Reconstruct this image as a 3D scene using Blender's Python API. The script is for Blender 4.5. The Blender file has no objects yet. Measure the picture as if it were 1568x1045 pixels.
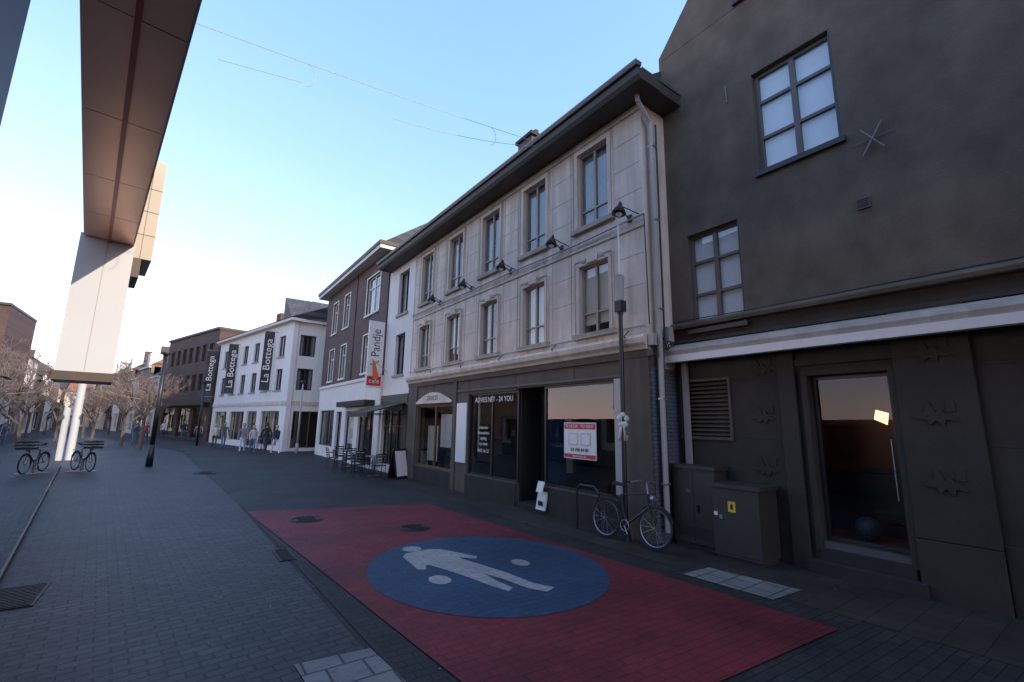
import bpy, bmesh, math, random
from mathutils import Vector, Matrix, noise
random.seed(7)
H=2.02
D=math.radians
scn=bpy.context.scene
# ------------------------------------------------------------ materials
def newmat(name):
    m=bpy.data.materials.new(name);m.use_nodes=True
    n=m.node_tree.nodes;l=m.node_tree.links
    return m,n,l,n['Principled BSDF']
def simple(name,c,rough=.6,metal=0,var=.12,scale=6,bump=.0,spec=.5):
    m,n,l,b=newmat(name)
    b.inputs['Roughness'].default_value=rough;b.inputs['Metallic'].default_value=metal
    b.inputs['Specular IOR Level'].default_value=spec
    tc=n.new('ShaderNodeTexCoord');nz=n.new('ShaderNodeTexNoise');nz.inputs['Scale'].default_value=scale;nz.inputs['Detail'].default_value=5
    l.new(tc.outputs['Object'],nz.inputs['Vector'])
    mx=n.new('ShaderNodeMix');mx.data_type='RGBA'
    mx.inputs[6].default_value=(*[x*(1-var) for x in c],1);mx.inputs[7].default_value=(*[min(1,x*(1+var)) for x in c],1)
    l.new(nz.outputs['Fac'],mx.inputs[0]);l.new(mx.outputs[2],b.inputs['Base Color'])
    if bump>0:
        bp=n.new('ShaderNodeBump');bp.inputs['Strength'].default_value=bump;bp.inputs['Distance'].default_value=.02
        l.new(nz.outputs['Fac'],bp.inputs['Height']);l.new(bp.outputs[0],b.inputs['Normal'])
    return m
def plaster(name,c,dirt,amount=.5,rough=.85,big=.6,bump=.25,streak=.35):
    m,n,l,b=newmat(name);b.inputs['Roughness'].default_value=rough
    tc=n.new('ShaderNodeTexCoord')
    n1=n.new('ShaderNodeTexNoise');n1.inputs['Scale'].default_value=big;n1.inputs['Detail'].default_value=8;n1.inputs['Roughness'].default_value=.65
    l.new(tc.outputs['Object'],n1.inputs['Vector'])
    mp=n.new('ShaderNodeMapping');mp.inputs['Scale'].default_value=(3.5,3.5,.35) if streak<.9 else (1.6,1.6,1.3)
    l.new(tc.outputs['Object'],mp.inputs['Vector'])
    n2=n.new('ShaderNodeTexNoise');n2.inputs['Scale'].default_value=1.3;n2.inputs['Detail'].default_value=6
    l.new(mp.outputs[0],n2.inputs['Vector'])
    n3=n.new('ShaderNodeTexNoise');n3.inputs['Scale'].default_value=35;n3.inputs['Detail'].default_value=4
    l.new(tc.outputs['Object'],n3.inputs['Vector'])
    mul=n.new('ShaderNodeMath');mul.operation='MULTIPLY';l.new(n1.outputs['Fac'],mul.inputs[0]);l.new(n2.outputs['Fac'],mul.inputs[1])
    rp=n.new('ShaderNodeMapRange');rp.inputs['From Min'].default_value=.16;rp.inputs['From Max'].default_value=.38;rp.inputs['To Min'].default_value=amount;rp.inputs['To Max'].default_value=0
    l.new(mul.outputs[0],rp.inputs['Value'])
    mx=n.new('ShaderNodeMix');mx.data_type='RGBA';mx.inputs[6].default_value=(*c,1);mx.inputs[7].default_value=(*dirt,1)
    l.new(rp.outputs[0],mx.inputs[0])
    mx2=n.new('ShaderNodeMix');mx2.data_type='RGBA';mx2.blend_type='MULTIPLY';mx2.inputs[0].default_value=.2
    l.new(mx.outputs[2],mx2.inputs[6]);l.new(n3.outputs['Fac'],mx2.inputs[7]);l.new(mx2.outputs[2],b.inputs['Base Color'])
    bp=n.new('ShaderNodeBump');bp.inputs['Strength'].default_value=bump;bp.inputs['Distance'].default_value=.01
    l.new(n3.outputs['Fac'],bp.inputs['Height']);l.new(bp.outputs[0],b.inputs['Normal'])
    return m
def brickmat(name,c1,c2,mortar,bw=.21,rh=.07,ms=.008,plane='XZ',rough=.8,stain=.35,bump=.5,rot=0,tint=None,wear=0,wearcol=(.06,.06,.065),spec=.5):
    m,n,l,b=newmat(name);b.inputs['Specular IOR Level'].default_value=spec
    tc=n.new('ShaderNodeTexCoord');sp=n.new('ShaderNodeSeparateXYZ');cb=n.new('ShaderNodeCombineXYZ')
    l.new(tc.outputs['Object'],sp.inputs[0])
    if plane=='XZ': l.new(sp.outputs[0],cb.inputs[0]);l.new(sp.outputs[2],cb.inputs[1])
    elif plane=='YZ': l.new(sp.outputs[1],cb.inputs[0]);l.new(sp.outputs[2],cb.inputs[1])
    else: l.new(sp.outputs[0],cb.inputs[0]);l.new(sp.outputs[1],cb.inputs[1])
    mp=n.new('ShaderNodeMapping');mp.inputs['Rotation'].default_value=(0,0,rot);l.new(cb.outputs[0],mp.inputs['Vector'])
    nw=n.new('ShaderNodeTexNoise');nw.inputs['Scale'].default_value=1.7;l.new(mp.outputs[0],nw.inputs['Vector'])
    ad=n.new('ShaderNodeMix');ad.data_type='VECTOR';ad.inputs[0].default_value=.012
    l.new(mp.outputs[0],ad.inputs[4]);l.new(nw.outputs['Color'],ad.inputs[5])
    br=n.new('ShaderNodeTexBrick');br.inputs['Scale'].default_value=1;br.inputs['Brick Width'].default_value=bw;br.inputs['Row Height'].default_value=rh
    br.inputs['Mortar Size'].default_value=ms;br.inputs['Mortar Smooth'].default_value=.3;br.inputs['Bias'].default_value=0
    br.inputs['Color1'].default_value=(*c1,1);br.inputs['Color2'].default_value=(*c2,1);br.inputs['Mortar'].default_value=(*mortar,1)
    l.new(ad.outputs[1],br.inputs['Vector'])
    nz=n.new('ShaderNodeTexNoise');nz.inputs['Scale'].default_value=.55;nz.inputs['Detail'].default_value=9;nz.inputs['Roughness'].default_value=.7;l.new(mp.outputs[0],nz.inputs['Vector'])
    rp=n.new('ShaderNodeMapRange');rp.inputs['From Min'].default_value=.35;rp.inputs['From Max'].default_value=.65;rp.inputs['To Min'].default_value=1-stain;rp.inputs['To Max'].default_value=1+stain*.4
    l.new(nz.outputs['Fac'],rp.inputs['Value'])
    sc=n.new('ShaderNodeVectorMath');sc.operation='SCALE';l.new(br.outputs['Color'],sc.inputs[0]);l.new(rp.outputs[0],sc.inputs['Scale'])
    col=sc.outputs[0]
    nf=n.new('ShaderNodeTexNoise');nf.inputs['Scale'].default_value=9;nf.inputs['Detail'].default_value=8;nf.inputs['Roughness'].default_value=.75;l.new(mp.outputs[0],nf.inputs['Vector'])
    if wear>0:
        wr=n.new('ShaderNodeMapRange');wr.inputs['From Min'].default_value=.52;wr.inputs['From Max'].default_value=.72;wr.inputs['To Max'].default_value=wear
        l.new(nf.outputs['Fac'],wr.inputs['Value'])
        wm=n.new('ShaderNodeMix');wm.data_type='RGBA';l.new(wr.outputs[0],wm.inputs[0]);l.new(col,wm.inputs[6]);wm.inputs[7].default_value=(*wearcol,1);col=wm.outputs[2]
    l.new(col,b.inputs['Base Color'])
    rr=n.new('ShaderNodeMapRange');rr.inputs['To Min'].default_value=rough-.18;rr.inputs['To Max'].default_value=rough+.12
    l.new(nf.outputs['Fac'],rr.inputs['Value']);l.new(rr.outputs[0],b.inputs['Roughness'])
    ma=n.new('ShaderNodeMath');ma.operation='MULTIPLY_ADD';ma.inputs[1].default_value=-1.0;l.new(br.outputs['Fac'],ma.inputs[0])
    ms2=n.new('ShaderNodeMath');ms2.operation='MULTIPLY';ms2.inputs[1].default_value=.5;l.new(nf.outputs['Fac'],ms2.inputs[0]);l.new(ms2.outputs[0],ma.inputs[2])
    bp=n.new('ShaderNodeBump');bp.inputs['Strength'].default_value=bump;bp.inputs['Distance'].default_value=.008
    l.new(ma.outputs[0],bp.inputs['Height']);l.new(bp.outputs[0],b.inputs['Normal'])
    return m
def glassmat(name,tint=(.8,.85,.88),F0=.08,rough=.0,dark=False,gc=(.9,.93,.95)):
    # thin pane: facing-independent Schlick reflectance
    m=bpy.data.materials.new(name);m.use_nodes=True;n=m.node_tree.nodes;l=m.node_tree.links
    n.remove(n['Principled BSDF']);out=n['Material Output']
    ge=n.new('ShaderNodeNewGeometry');dt=n.new('ShaderNodeVectorMath');dt.operation='DOT_PRODUCT'
    l.new(ge.outputs['Incoming'],dt.inputs[0]);l.new(ge.outputs['True Normal'],dt.inputs[1])
    ab=n.new('ShaderNodeMath');ab.operation='ABSOLUTE';l.new(dt.outputs['Value'],ab.inputs[0])
    su=n.new('ShaderNodeMath');su.operation='SUBTRACT';su.inputs[0].default_value=1;su.use_clamp=True;l.new(ab.outputs[0],su.inputs[1])
    pw=n.new('ShaderNodeMath');pw.operation='POWER';pw.inputs[1].default_value=5;l.new(su.outputs[0],pw.inputs[0])
    ad=n.new('ShaderNodeMath');ad.operation='MULTIPLY_ADD';ad.use_clamp=True;ad.inputs[1].default_value=1-F0;ad.inputs[2].default_value=F0;l.new(pw.outputs[0],ad.inputs[0])
    gl=n.new('ShaderNodeBsdfGlossy');gl.inputs['Roughness'].default_value=rough;gl.inputs['Color'].default_value=(*gc,1)
    if dark:
        tr=n.new('ShaderNodeBsdfDiffuse');tr.inputs['Color'].default_value=(*tint,1)
    else:
        tr=n.new('ShaderNodeBsdfTransparent');tr.inputs['Color'].default_value=(*tint,1)
    mx=n.new('ShaderNodeMixShader');l.new(ad.outputs[0],mx.inputs[0]);l.new(tr.outputs[0],mx.inputs[1]);l.new(gl.outputs[0],mx.inputs[2]);l.new(mx.outputs[0],out.inputs[0])
    tc=n.new('ShaderNodeTexCoord');nz=n.new('ShaderNodeTexNoise');nz.inputs['Scale'].default_value=1.2
    l.new(tc.outputs['Object'],nz.inputs['Vector']);bp=n.new('ShaderNodeBump');bp.inputs['Strength'].default_value=.03;bp.inputs['Distance'].default_value=.02
    l.new(nz.outputs['Fac'],bp.inputs['Height']);l.new(bp.outputs[0],gl.inputs['Normal'])
    return m

M={}
M['cream']=plaster('cream_plaster',(.90,.75,.60),(.54,.43,.33),.75,big=.9)
M['trim']=plaster('trim_plaster',(.84,.70,.56),(.48,.39,.30),.6,big=1.5)
M['sill']=plaster('stone_sill',(.50,.42,.34),(.28,.23,.18),.6,big=3)
M['white']=plaster('white_render',(.88,.79,.68),(.58,.52,.45),.35,big=.5)
M['white2']=plaster('white_render_b',(.90,.82,.72),(.63,.57,.50),.25,big=.5)
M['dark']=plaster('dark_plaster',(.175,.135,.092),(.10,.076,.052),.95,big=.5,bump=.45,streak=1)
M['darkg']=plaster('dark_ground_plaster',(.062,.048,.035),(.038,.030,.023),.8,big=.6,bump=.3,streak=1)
M['fascia']=plaster('shop_fascia_paint',(.155,.12,.088),(.085,.066,.05),.7,big=1,bump=.1)
M['riser']=plaster('shop_riser_stone',(.05,.04,.031),(.03,.024,.02),.7,big=1.5,bump=.2)
M['eave']=simple('eave_boards',(.055,.045,.036),.6,var=.3,scale=3,bump=.2)
M['zinc']=simple('zinc',(.16,.155,.15),.45,.6,var=.2,scale=3)
M['pvc']=simple('grey_pipe',(.42,.37,.32),.5,var=.15,scale=4)
M['bluestrip']=brickmat('blue_painted_brick',(.12,.135,.155),(.145,.16,.18),(.07,.08,.095),plane='YZ',rh=.07,ms=.01)
M['frame']=simple('window_frame_cream',(.34,.28,.22),.5,var=.1)
M['frameg']=simple('window_frame_grey',(.12,.10,.08),.5,var=.1)
M['framed']=simple('window_frame_dark',(.03,.026,.022),.4,var=.1)
M['framew']=simple('window_frame_white',(.75,.68,.58),.4,var=.05)
M['black']=simple('black_paint',(.018,.017,.016),.4,var=.2)
M['darkclad']=simple('dark_cladding',(.012,.012,.014),.45,var=.2,spec=.15)
M['metal']=simple('galvanised',(.35,.35,.36),.4,.7,var=.15,scale=10)
M['whitep']=simple('white_paint',(.82,.76,.69),.5,var=.05)
M['red']=simple('red_paint',(.6,.03,.04),.5)
M['orange']=simple('orange_paint',(.75,.16,.03),.5)
M['blue']=simple('blue_paint',(.03,.10,.19),.5)
M['ballb']=simple('blue_ball_rubber',(.02,.055,.09),.5)
M['yellow']=simple('yellow_sticker',(.75,.5,.03),.5)
M['curtain']=simple('curtain',(.62,.52,.41),.9,var=.3,scale=2)
M['netc']=simple('grey_net_curtain',(.40,.36,.31),.9,var=.35,scale=1.5)
M['blind']=simple('white_blind',(.95,.9,.82),.9,var=.05,scale=1)
M['blindc']=simple('cream_blind',(.86,.72,.54),.9,var=.12,scale=1)
M['room']=simple('dim_interior',(.04,.034,.028),.9,var=.4,scale=1)
M['shopin']=simple('shop_interior',(.10,.083,.066),.9,var=.4,scale=1)
M['wood']=simple('warm_wood',(.17,.068,.024),.5,var=.3,scale=2)
M['glass']=glassmat('window_glass',F0=.12)
M['shopglass']=glassmat('shop_glass',(.72,.73,.72),.07)
M['doorglass']=glassmat('door_glass',(.82,.82,.8),.035)
M['mirror']=glassmat('mirror_glass',(.02,.022,.025),.62,dark=True)
M['copper']=simple('copper_soffit',(.95,.53,.37),.36,.4,var=.10,scale=2)
M['coprail']=simple('red_rail',(.36,.06,.03),.4,.2)
M['panelw']=simple('white_panel',(.52,.49,.45),.5,var=.08,scale=.8)
M['panelc']=simple('cream_panel',(.46,.36,.25),.5,var=.05,scale=1)
M['bronze']=simple('bronze_trim',(.08,.052,.036),.5,.3)
M['brick']=brickmat('brown_brick',(.15,.078,.055),(.11,.058,.042),(.1,.08,.065),ms=.01)
M['brick2']=brickmat('red_brown_brick',(.13,.06,.04),(.09,.042,.03),(.08,.066,.054),ms=.01)
M['brick3']=brickmat('tan_brick',(.3,.2,.14),(.24,.16,.11),(.25,.22,.2),ms=.01)
M['tiles']=brickmat('roof_tiles',(.10,.088,.08),(.07,.062,.056),(.03,.03,.03),bw=.3,rh=.3,ms=.02)
M['tileso']=brickmat('orange_roof_tiles',(.38,.16,.08),(.3,.12,.06),(.12,.06,.04),bw=.3,rh=.3,ms=.02)
M['pave']=brickmat('concrete_pavers',(.030,.025,.020),(.044,.037,.030),(.010,.009,.008),bw=.21,rh=.105,ms=.006,plane='XY',rough=.74,stain=.55,bump=.7,rot=D(3),wear=.4,wearcol=(.062,.052,.042),spec=.4)
M['paved']=brickmat('pavers_left',(.026,.022,.019),(.052,.045,.038),(.007,.007,.006),bw=.22,rh=.11,ms=.009,plane='XY',rough=.62,stain=.5,bump=1.0,rot=D(-6),wear=.4,wearcol=(.062,.054,.046),spec=.45)
M['pavew']=brickmat('wall_side_pavers',(.042,.03,.022),(.054,.039,.029),(.018,.014,.012),bw=.3,rh=.3,ms=.006,plane='XY',rough=.78,stain=.5,bump=.5,wear=.5,wearcol=(.075,.040,.025),spec=.35)
M['redp']=brickmat('red_street_paint',(.23,.026,.028),(.195,.022,.025),(.11,.015,.017),bw=.21,rh=.105,ms=.005,plane='XY',rough=.68,stain=.5,bump=.55,rot=D(3),wear=.7,wearcol=(.09,.026,.025),spec=.35)
M['bluep']=brickmat('blue_street_paint',(.038,.074,.122),(.032,.063,.105),(.02,.038,.062),bw=.21,rh=.105,ms=.005,plane='XY',rough=.68,stain=.35,bump=.55,rot=D(3),wear=.8,wearcol=(.08,.046,.058),spec=.35)
M['whitest']=brickmat('white_street_paint',(.44,.385,.34),(.38,.335,.295),(.19,.168,.15),bw=.21,rh=.105,ms=.004,plane='XY',rough=.6,stain=.25,bump=.5,rot=D(3),wear=.8,wearcol=(.2,.172,.16))
M['tactile']=brickmat('tactile_tiles',(.27,.235,.2),(.22,.195,.167),(.06,.054,.048),bw=.3,rh=.3,ms=.012,plane='XY',rough=.7,bump=.6,wear=.9,wearcol=(.10,.088,.074))
M['iron']=simple('cast_iron',(.026,.022,.018),.55,.4,var=.4,scale=20,bump=.5)
M['bark']=simple('bark',(.13,.092,.068),.9,var=.3,scale=8)
M['twig']=simple('twigs',(.23,.16,.12),.9,var=.3,scale=3)
M['cabinet']=simple('cabinet_paint',(.048,.039,.030),.5,var=.15,scale=3,bump=.05)
M['rubber']=simple('rubber',(.015,.015,.015),.7)
# ------------------------------------------------------------ mesh builder
class MB:
    def __init__(s): s.v=[];s.f=[];s.m=[];s.mats=[]
    def mi(s,k):
        mm=M[k] if isinstance(k,str) else k
        if mm not in s.mats: s.mats.append(mm)
        return s.mats.index(mm)
    def add(s,vs,fs,k):
        b=len(s.v);s.v+=[tuple(v) for v in vs];i=s.mi(k)
        for f in fs: s.f.append(tuple(b+j for j in f));s.m.append(i)
    def box(s,x0,x1,y0,y1,z0,z1,k):
        s.add([(x0,y0,z0),(x1,y0,z0),(x1,y1,z0),(x0,y1,z0),(x0,y0,z1),(x1,y0,z1),(x1,y1,z1),(x0,y1,z1)],
              [(0,3,2,1),(4,5,6,7),(0,1,5,4),(1,2,6,5),(2,3,7,6),(3,0,4,7)],k)
    def prism(s,poly,axis,a0,a1,k):
        def P(p,a): return {'x':(a,p[0],p[1]),'y':(p[0],a,p[1]),'z':(p[0],p[1],a)}[axis]
        n=len(poly);vs=[P(p,a0) for p in poly]+[P(p,a1) for p in poly]
        s.add(vs,[tuple(range(n))[::-1],tuple(range(n,2*n))]+[(i,(i+1)%n,n+(i+1)%n,n+i) for i in range(n)],k)
    def sheet(s,poly,z,k): s.add([(p[0],p[1],z) for p in poly],[tuple(range(len(poly)))],k)
    def cyl(s,p0,p1,r0,r1,k,n=8,cap=True):
        p0=Vector(p0);p1=Vector(p1);d=(p1-p0).normalized();a=d.orthogonal().normalized();b=d.cross(a)
        vs=[p0+(a*math.cos(t)+b*math.sin(t))*r0 for t in [2*math.pi*i/n for i in range(n)]]+[p1+(a*math.cos(t)+b*math.sin(t))*r1 for t in [2*math.pi*i/n for i in range(n)]]
        fs=[(i,(i+1)%n,n+(i+1)%n,n+i) for i in range(n)]
        if cap: fs+=[tuple(range(n))[::-1],tuple(range(n,2*n))]
        s.add(vs,fs,k)
    def tube(s,pts,r,k,n=6):
        for a,b in zip(pts,pts[1:]): s.cyl(a,b,r,r,k,n)
    def torus(s,c,R,r,axis,k,N=28,n=6):
        c=Vector(c);ax=Vector(axis).normalized();a=ax.orthogonal().normalized();b=ax.cross(a);vs=[];fs=[]
        for i in range(N):
            t=2*math.pi*i/N;d=a*math.cos(t)+b*math.sin(t)
            for j in range(n):
                p=2*math.pi*j/n;vs.append(c+d*(R+r*math.cos(p))+ax*r*math.sin(p))
        for i in range(N):
            for j in range(n): fs.append((i*n+j,((i+1)%N)*n+j,((i+1)%N)*n+(j+1)%n,i*n+(j+1)%n))
        s.add(vs,fs,k)
    def sphere(s,c,r,k,N=12,n=8,sc=(1,1,1)):
        vs=[];fs=[]
        for j in range(n+1):
            ph=math.pi*j/n
            for i in range(N):
                t=2*math.pi*i/N;vs.append((c[0]+r*sc[0]*math.sin(ph)*math.cos(t),c[1]+r*sc[1]*math.sin(ph)*math.sin(t),c[2]+r*sc[2]*math.cos(ph)))
        for j in range(n):
            for i in range(N): fs.append((j*N+i,(j+1)*N+i,(j+1)*N+(i+1)%N,j*N+(i+1)%N))
        s.add(vs,fs,k)
    def done(s,name,parent=None,smooth=False,bevel=0,loc=None,rz=0):
        me=bpy.data.meshes.new(name);me.from_pydata(s.v,[],s.f)
        for mm in s.mats: me.materials.append(mm)
        me.polygons.foreach_set('material_index',s.m)
        if smooth: me.polygons.foreach_set('use_smooth',[True]*len(s.f))
        bm=bmesh.new();bm.from_mesh(me);bmesh.ops.recalc_face_normals(bm,faces=bm.faces);bm.to_mesh(me);bm.free()
        o=bpy.data.objects.new(name,me);scn.collection.objects.link(o)
        if parent: o.parent=parent
        if loc: o.location=loc
        o.rotation_euler[2]=rz
        if bevel>0:
            b=o.modifiers.new('b','BEVEL');b.width=bevel;b.segments=2;b.limit_method='ANGLE'
        return o
def root(name,loc=(0,0,0),rz=0):
    e=bpy.data.objects.new(name,None);scn.collection.objects.link(e);e.location=loc;e.rotation_euler[2]=rz;return e
# frame: local x = along facade, local y = outward, z = up
def wall(mb,s0,s1,z0,z1,ops,k,o=0,th=.3):
    zs=sorted(set([z0,z1]+[max(z0,min(z1,q)) for op in ops for q in (op[2],op[3])]))
    for a,b in zip(zs,zs[1:]):
        if b-a<1e-4: continue
        cur=s0
        for op in sorted([q for q in ops if q[2]<=a+1e-5 and q[3]>=b-1e-5]):
            if op[0]>cur+1e-4: mb.box(cur,op[0],o-th,o,a,b,k)
            cur=max(cur,op[1])
        if cur<s1-1e-4: mb.box(cur,s1,o-th,o,a,b,k)
def win(mb,s0,s1,z0,z1,o,fr,glass='glass',cur=None,cols=2,rows=1,fw=.06,back=True,trans=None,depth=.62):
    d=.06
    mb.box(s0,s0+fw,o-d,o,z0,z1,fr);mb.box(s1-fw,s1,o-d,o,z0,z1,fr)
    mb.box(s0+fw,s1-fw,o-d,o,z1-fw,z1,fr);mb.box(s0+fw,s1-fw,o-d,o,z0,z0+fw,fr)
    for i in range(1,cols):
        c=s0+(s1-s0)*i/cols;mb.box(c-fw*.6,c+fw*.6,o-d,o+.006,z0+fw,z1-fw,fr)
    hs=[(z0+(z1-z0)*i/rows) for i in range(1,rows)] if trans is None else [z0+(z1-z0)*t for t in trans]
    for c in hs: mb.box(s0+fw,s1-fw,o-d+.004,o+.003,c-fw*.4,c+fw*.4,fr)
    y=o-d*.5
    mb.add([(s0+fw,y,z0+fw),(s1-fw,y,z0+fw),(s1-fw,y,z1-fw),(s0+fw,y,z1-fw)],[(0,1,2,3)],glass)
    if cur:
        kind,frac=cur[0],cur[1]
        y=o-.11
        if kind in ('curtain','netc'):
            for (a,b) in ((s0,s0+(s1-s0)*frac/2),(s1-(s1-s0)*frac/2,s1)):
                N=14;vs=[];fs=[]
                for i in range(N+1):
                    x=a+(b-a)*i/N;yy=y+.02*math.sin(i*1.9)
                    vs+=[(x,yy,z0+.02),(x,yy,z1)]
                for i in range(N): fs.append((2*i,2*i+2,2*i+3,2*i+1))
                mb.add(vs,fs,kind)
        else:
            y=o-.075
            mb.add([(s0,y,z1-(z1-z0)*frac),(s1,y,z1-(z1-z0)*frac),(s1,y,z1),(s0,y,z1)],[(0,1,2,3)],kind)
    if back:
        b=o-depth;f_=o-.17;A,B,Z0,Z1=s0-.12,s1+.12,z0-.1,z1+.1
        mb.add([(A,b,Z0),(B,b,Z0),(B,b,Z1),(A,b,Z1),(A,f_,Z0),(B,f_,Z0),(B,f_,Z1),(A,f_,Z1)],[(0,1,2,3),(0,1,5,4),(1,2,6,5),(2,3,7,6),(3,0,4,7)],'room')
def text(body,size,parent,loc,rot,mat,name='lettering',ext=.002,sx=1,align='CENTER'):
    t=bpy.data.curves.new(name,'FONT');t.body=body;t.size=size;t.extrude=ext;t.align_x=align;t.align_y='CENTER';t.resolution_u=3
    t.materials.append(M[mat]);o=bpy.data.objects.new(name,t);scn.collection.objects.link(o);o.parent=parent;o.location=loc;o.rotation_euler=rot;o.scale[0]=sx;return o
RZ=D(90)
# =============================================================== MAIN BUILDING
r=root('shop_building',(7,0,0),RZ)
ys=[6.75,8.86,10.98,13.15,15.38]
w=MB();S0,S1=5.36,16.5
ops=[(y-.47,y+.47,6.47,8.33) for y in ys]+[(y-.44,y+.44,3.98,5.54) for y in ys]
wall(w,S0,S1,3.72,8.64,ops,'cream')
w.box(5.361,5.6,-.85,-.301,0,8.62,'cream')
w.done('walls',r)
t=MB()
for y in ys:
    for (a,b,zb,zt,sw) in ((y-.47,y+.47,6.47,8.33,.13),(y-.44,y+.44,3.98,5.54,.12)):
        t.box(a-sw,a,-.01,.045,zb,zt,'trim');t.box(b,b+sw,-.01,.045,zb,zt,'trim');t.box(a-sw,b+sw,-.01,.05,zt,zt+sw,'trim')
        t.box(a-sw-.05,b+sw+.05,-.01,.10,zb-.12,zb,'sill')
        t.box(a-sw+.0,a-sw+.02,.045,.06,zb,zt+sw,'sill');t.box(b+sw-.02,b+sw,.045,.06,zb,zt+sw,'sill');t.box(a-sw+.02,b+sw-.02,.05,.064,zt+sw-.02,zt+sw+.015,'sill')
    t.box(y-.16,y+.16,.05,.085,5.56,5.76,'trim');t.box(y-.33,y-.2,.05,.07,5.60,5.65,'sill');t.box(y+.2,y+.33,.05,.07,5.60,5.65,'sill')
    t.box(y-.5,y+.5,-.01,.015,6.02,6.3,'cream')
t.box(S0-.02,S1,-.01,.035,5.93,5.985,'trim')
t.box(S0-.02,S1,-.01,.05,8.5,8.63,'trim')
t.done('window_surrounds',r,bevel=.006)
g=MB()
mid=[(ys[i]+ys[i+1])/2 for i in range(4)]
for z in (4.75,5.38,6.75,7.35,7.95):
    prev=S0+.05
    for y in ys:
        hw=.62 
        if y-hw-.02>prev: g.box(prev,y-hw-.02,-.01,.004,z,z+.012,'sill')
        prev=y+hw+.02
    g.box(prev,S1,-.01,.004,z,z+.012,'sill')
for m_ in mid:
    for dx in (-.33,.33): g.box(m_+dx-.006,m_+dx+.006,-.01,.006,3.95,8.5,'sill')
g.done('panel_joints',r)
wn=MB()
cs=[('netc',1),('netc',.96),('netc',.9),('curtain',.7),('netc',.8)]
for i,y in enumerate(ys):
    win(wn,y-.47,y+.47,6.47,8.33,-.07,'frame',cur=cs[i],cols=2,trans=[.22],fw=.045)
    win(wn,y-.44,y+.44,3.98,5.54,-.07,'frame',cur=[('blindc',.86),('blindc',1),('curtain',.7),('blindc',.7),('curtain',.8)][i],cols=2,trans=[.3],fw=.045)
wn.done('windows',r)
e=MB()
e.prism([(-.02,8.64),(.56,8.64),(.62,8.72),(.64,8.85),(.5,8.865),(-.02,8.865)],'x',S0-.46,19.3,'eave')
e.prism([(.56,8.87),(.70,8.87),(.73,8.93),(.72,8.97),(.54,8.97)],'x',S0-.48,19.3,'zinc')
e.prism([(.5,8.88),(-4.0,12.1),(-4.0,11.8),(.0,8.87)],'x',S0,19.3,'tiles')
e.box(S0-.44,S0,-.85,-.021,8.64,8.86,'eave');e.box(S0-.46,S0,-.85,.5,8.87,8.91,'zinc')
e.box(S0+.02,19.3,-4.6,-.32,8.45,8.63,'room');e.prism([(-.3,8.87),(-4,11.8),(-4,8.87)],'x',S0+.02,S0+.2,'brick')
e.done('eave_and_roof',r)
c=MB();c.box(11.5,12.3,-2.6,-1.9,9.5,12.1,'brick');c.box(11.42,12.38,-2.68,-1.82,12.1,12.22,'riser')
for q in (11.7,12.1): c.cyl((q,-2.25,12.22),(q,-2.25,12.5),.12,.1,'brick')
c.done('chimney',r)
co=MB()
co.box(S0+.25,S1,-9,-.95,3.3,8.45,'room');co.box(S0+.25,19.3,-8,-4.6,0,13.6,'brick');co.box(S0+.3,S1,-4.6,-.3,3.0,3.3,'shopin')  # tall rear brick block is unseen, added to shade the street
co.done('core_and_shade_block',r)
cn=MB()
cn.prism([(-.01,3.44),(.10,3.44),(.13,3.5),(.20,3.56),(.22,3.66),(.16,3.72),(-.01,3.73)],'x',S0-.02,S1,'trim')
cn.prism([(-.01,3.30),(.06,3.30),(.08,3.44),(-.01,3.44)],'x',S0-.02,S1,'fascia')
wall(cn,S0,S1,0,3.72,[(6.08,8.5,.62,2.92),(8.5,9.55,.1,2.92),(9.55,12.02,.56,2.88),(12.95,15.65,.53,2.6)],'fascia',o=0,th=.3)
cn.box(S0+.0,5.98,0,.05,.0,3.3,'fascia')
cn.box(12.72,12.92,0,.05,0,3.3,'fascia');cn.box(15.72,16.48,0,.05,0,3.3,'fascia')
cn.box(6.05,8.5,0,.03,0,.6,'riser');cn.box(9.55,12.05,0,.03,0,.54,'riser');cn.box(12.94,15.7,0,.03,0,.5,'riser')
cn.box(5.98,12.7,0,.04,2.96,3.02,'framed')
for q in (7.4,9.6,12.0,14.4): cn.box(q,q+.012,0,.006,3.03,3.3,'riser')
cn.box(12.08,12.68,0,.03,.85,2.62,'whitep')
cn.box(6.0,6.22,0.032,.05,.72,2.94,'pvc')
cn.box(5.345,5.36,-.85,.0,0,3.1,'bluestrip')
cn.done('shopfront_walls',r,bevel=.004)
a=MB()
N=10
pts=[(12.95+2.7*i/N,2.72+.32*math.sin(math.pi*i/N)) for i in range(N+1)]
a.prism([(12.95,2.66)]+pts+[(15.65,2.66)],'y',.052,.09,'trim')
a.done('arched_name_board',r)
text('DELICES',.22,r,(14.3,.095,2.83),(D(90),0,D(180)),'fascia')
sw=MB()
def shopwin(s0,s1,z0,z1,cols,fr='framed'): win(sw,s0,s1,z0,z1,-.06,fr,glass='shopglass',cols=cols,trans=[],fw=.05,back=False)
shopwin(6.08,8.5,.62,2.92,1);shopwin(9.55,12.02,.56,2.88,2);shopwin(12.95,15.65,.53,2.6,2,'wood')
win(sw,8.62,9.45,.12,2.6,-.75,'framed',glass='shopglass',cols=1,trans=[.3],fw=.07,back=False)
sw.box(8.5,8.55,-.75,-.12,.1,2.92,'blue');sw.box(9.5,9.55,-.75,-.12,.1,2.92,'framed')
sw.box(8.5,9.55,-.85,.0,.0,.12,'riser')
sw.box(8.55,9.5,-.8,-.76,2.6,2.92,'framed')
sw.done('shop_windows',r)
si=MB()
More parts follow.
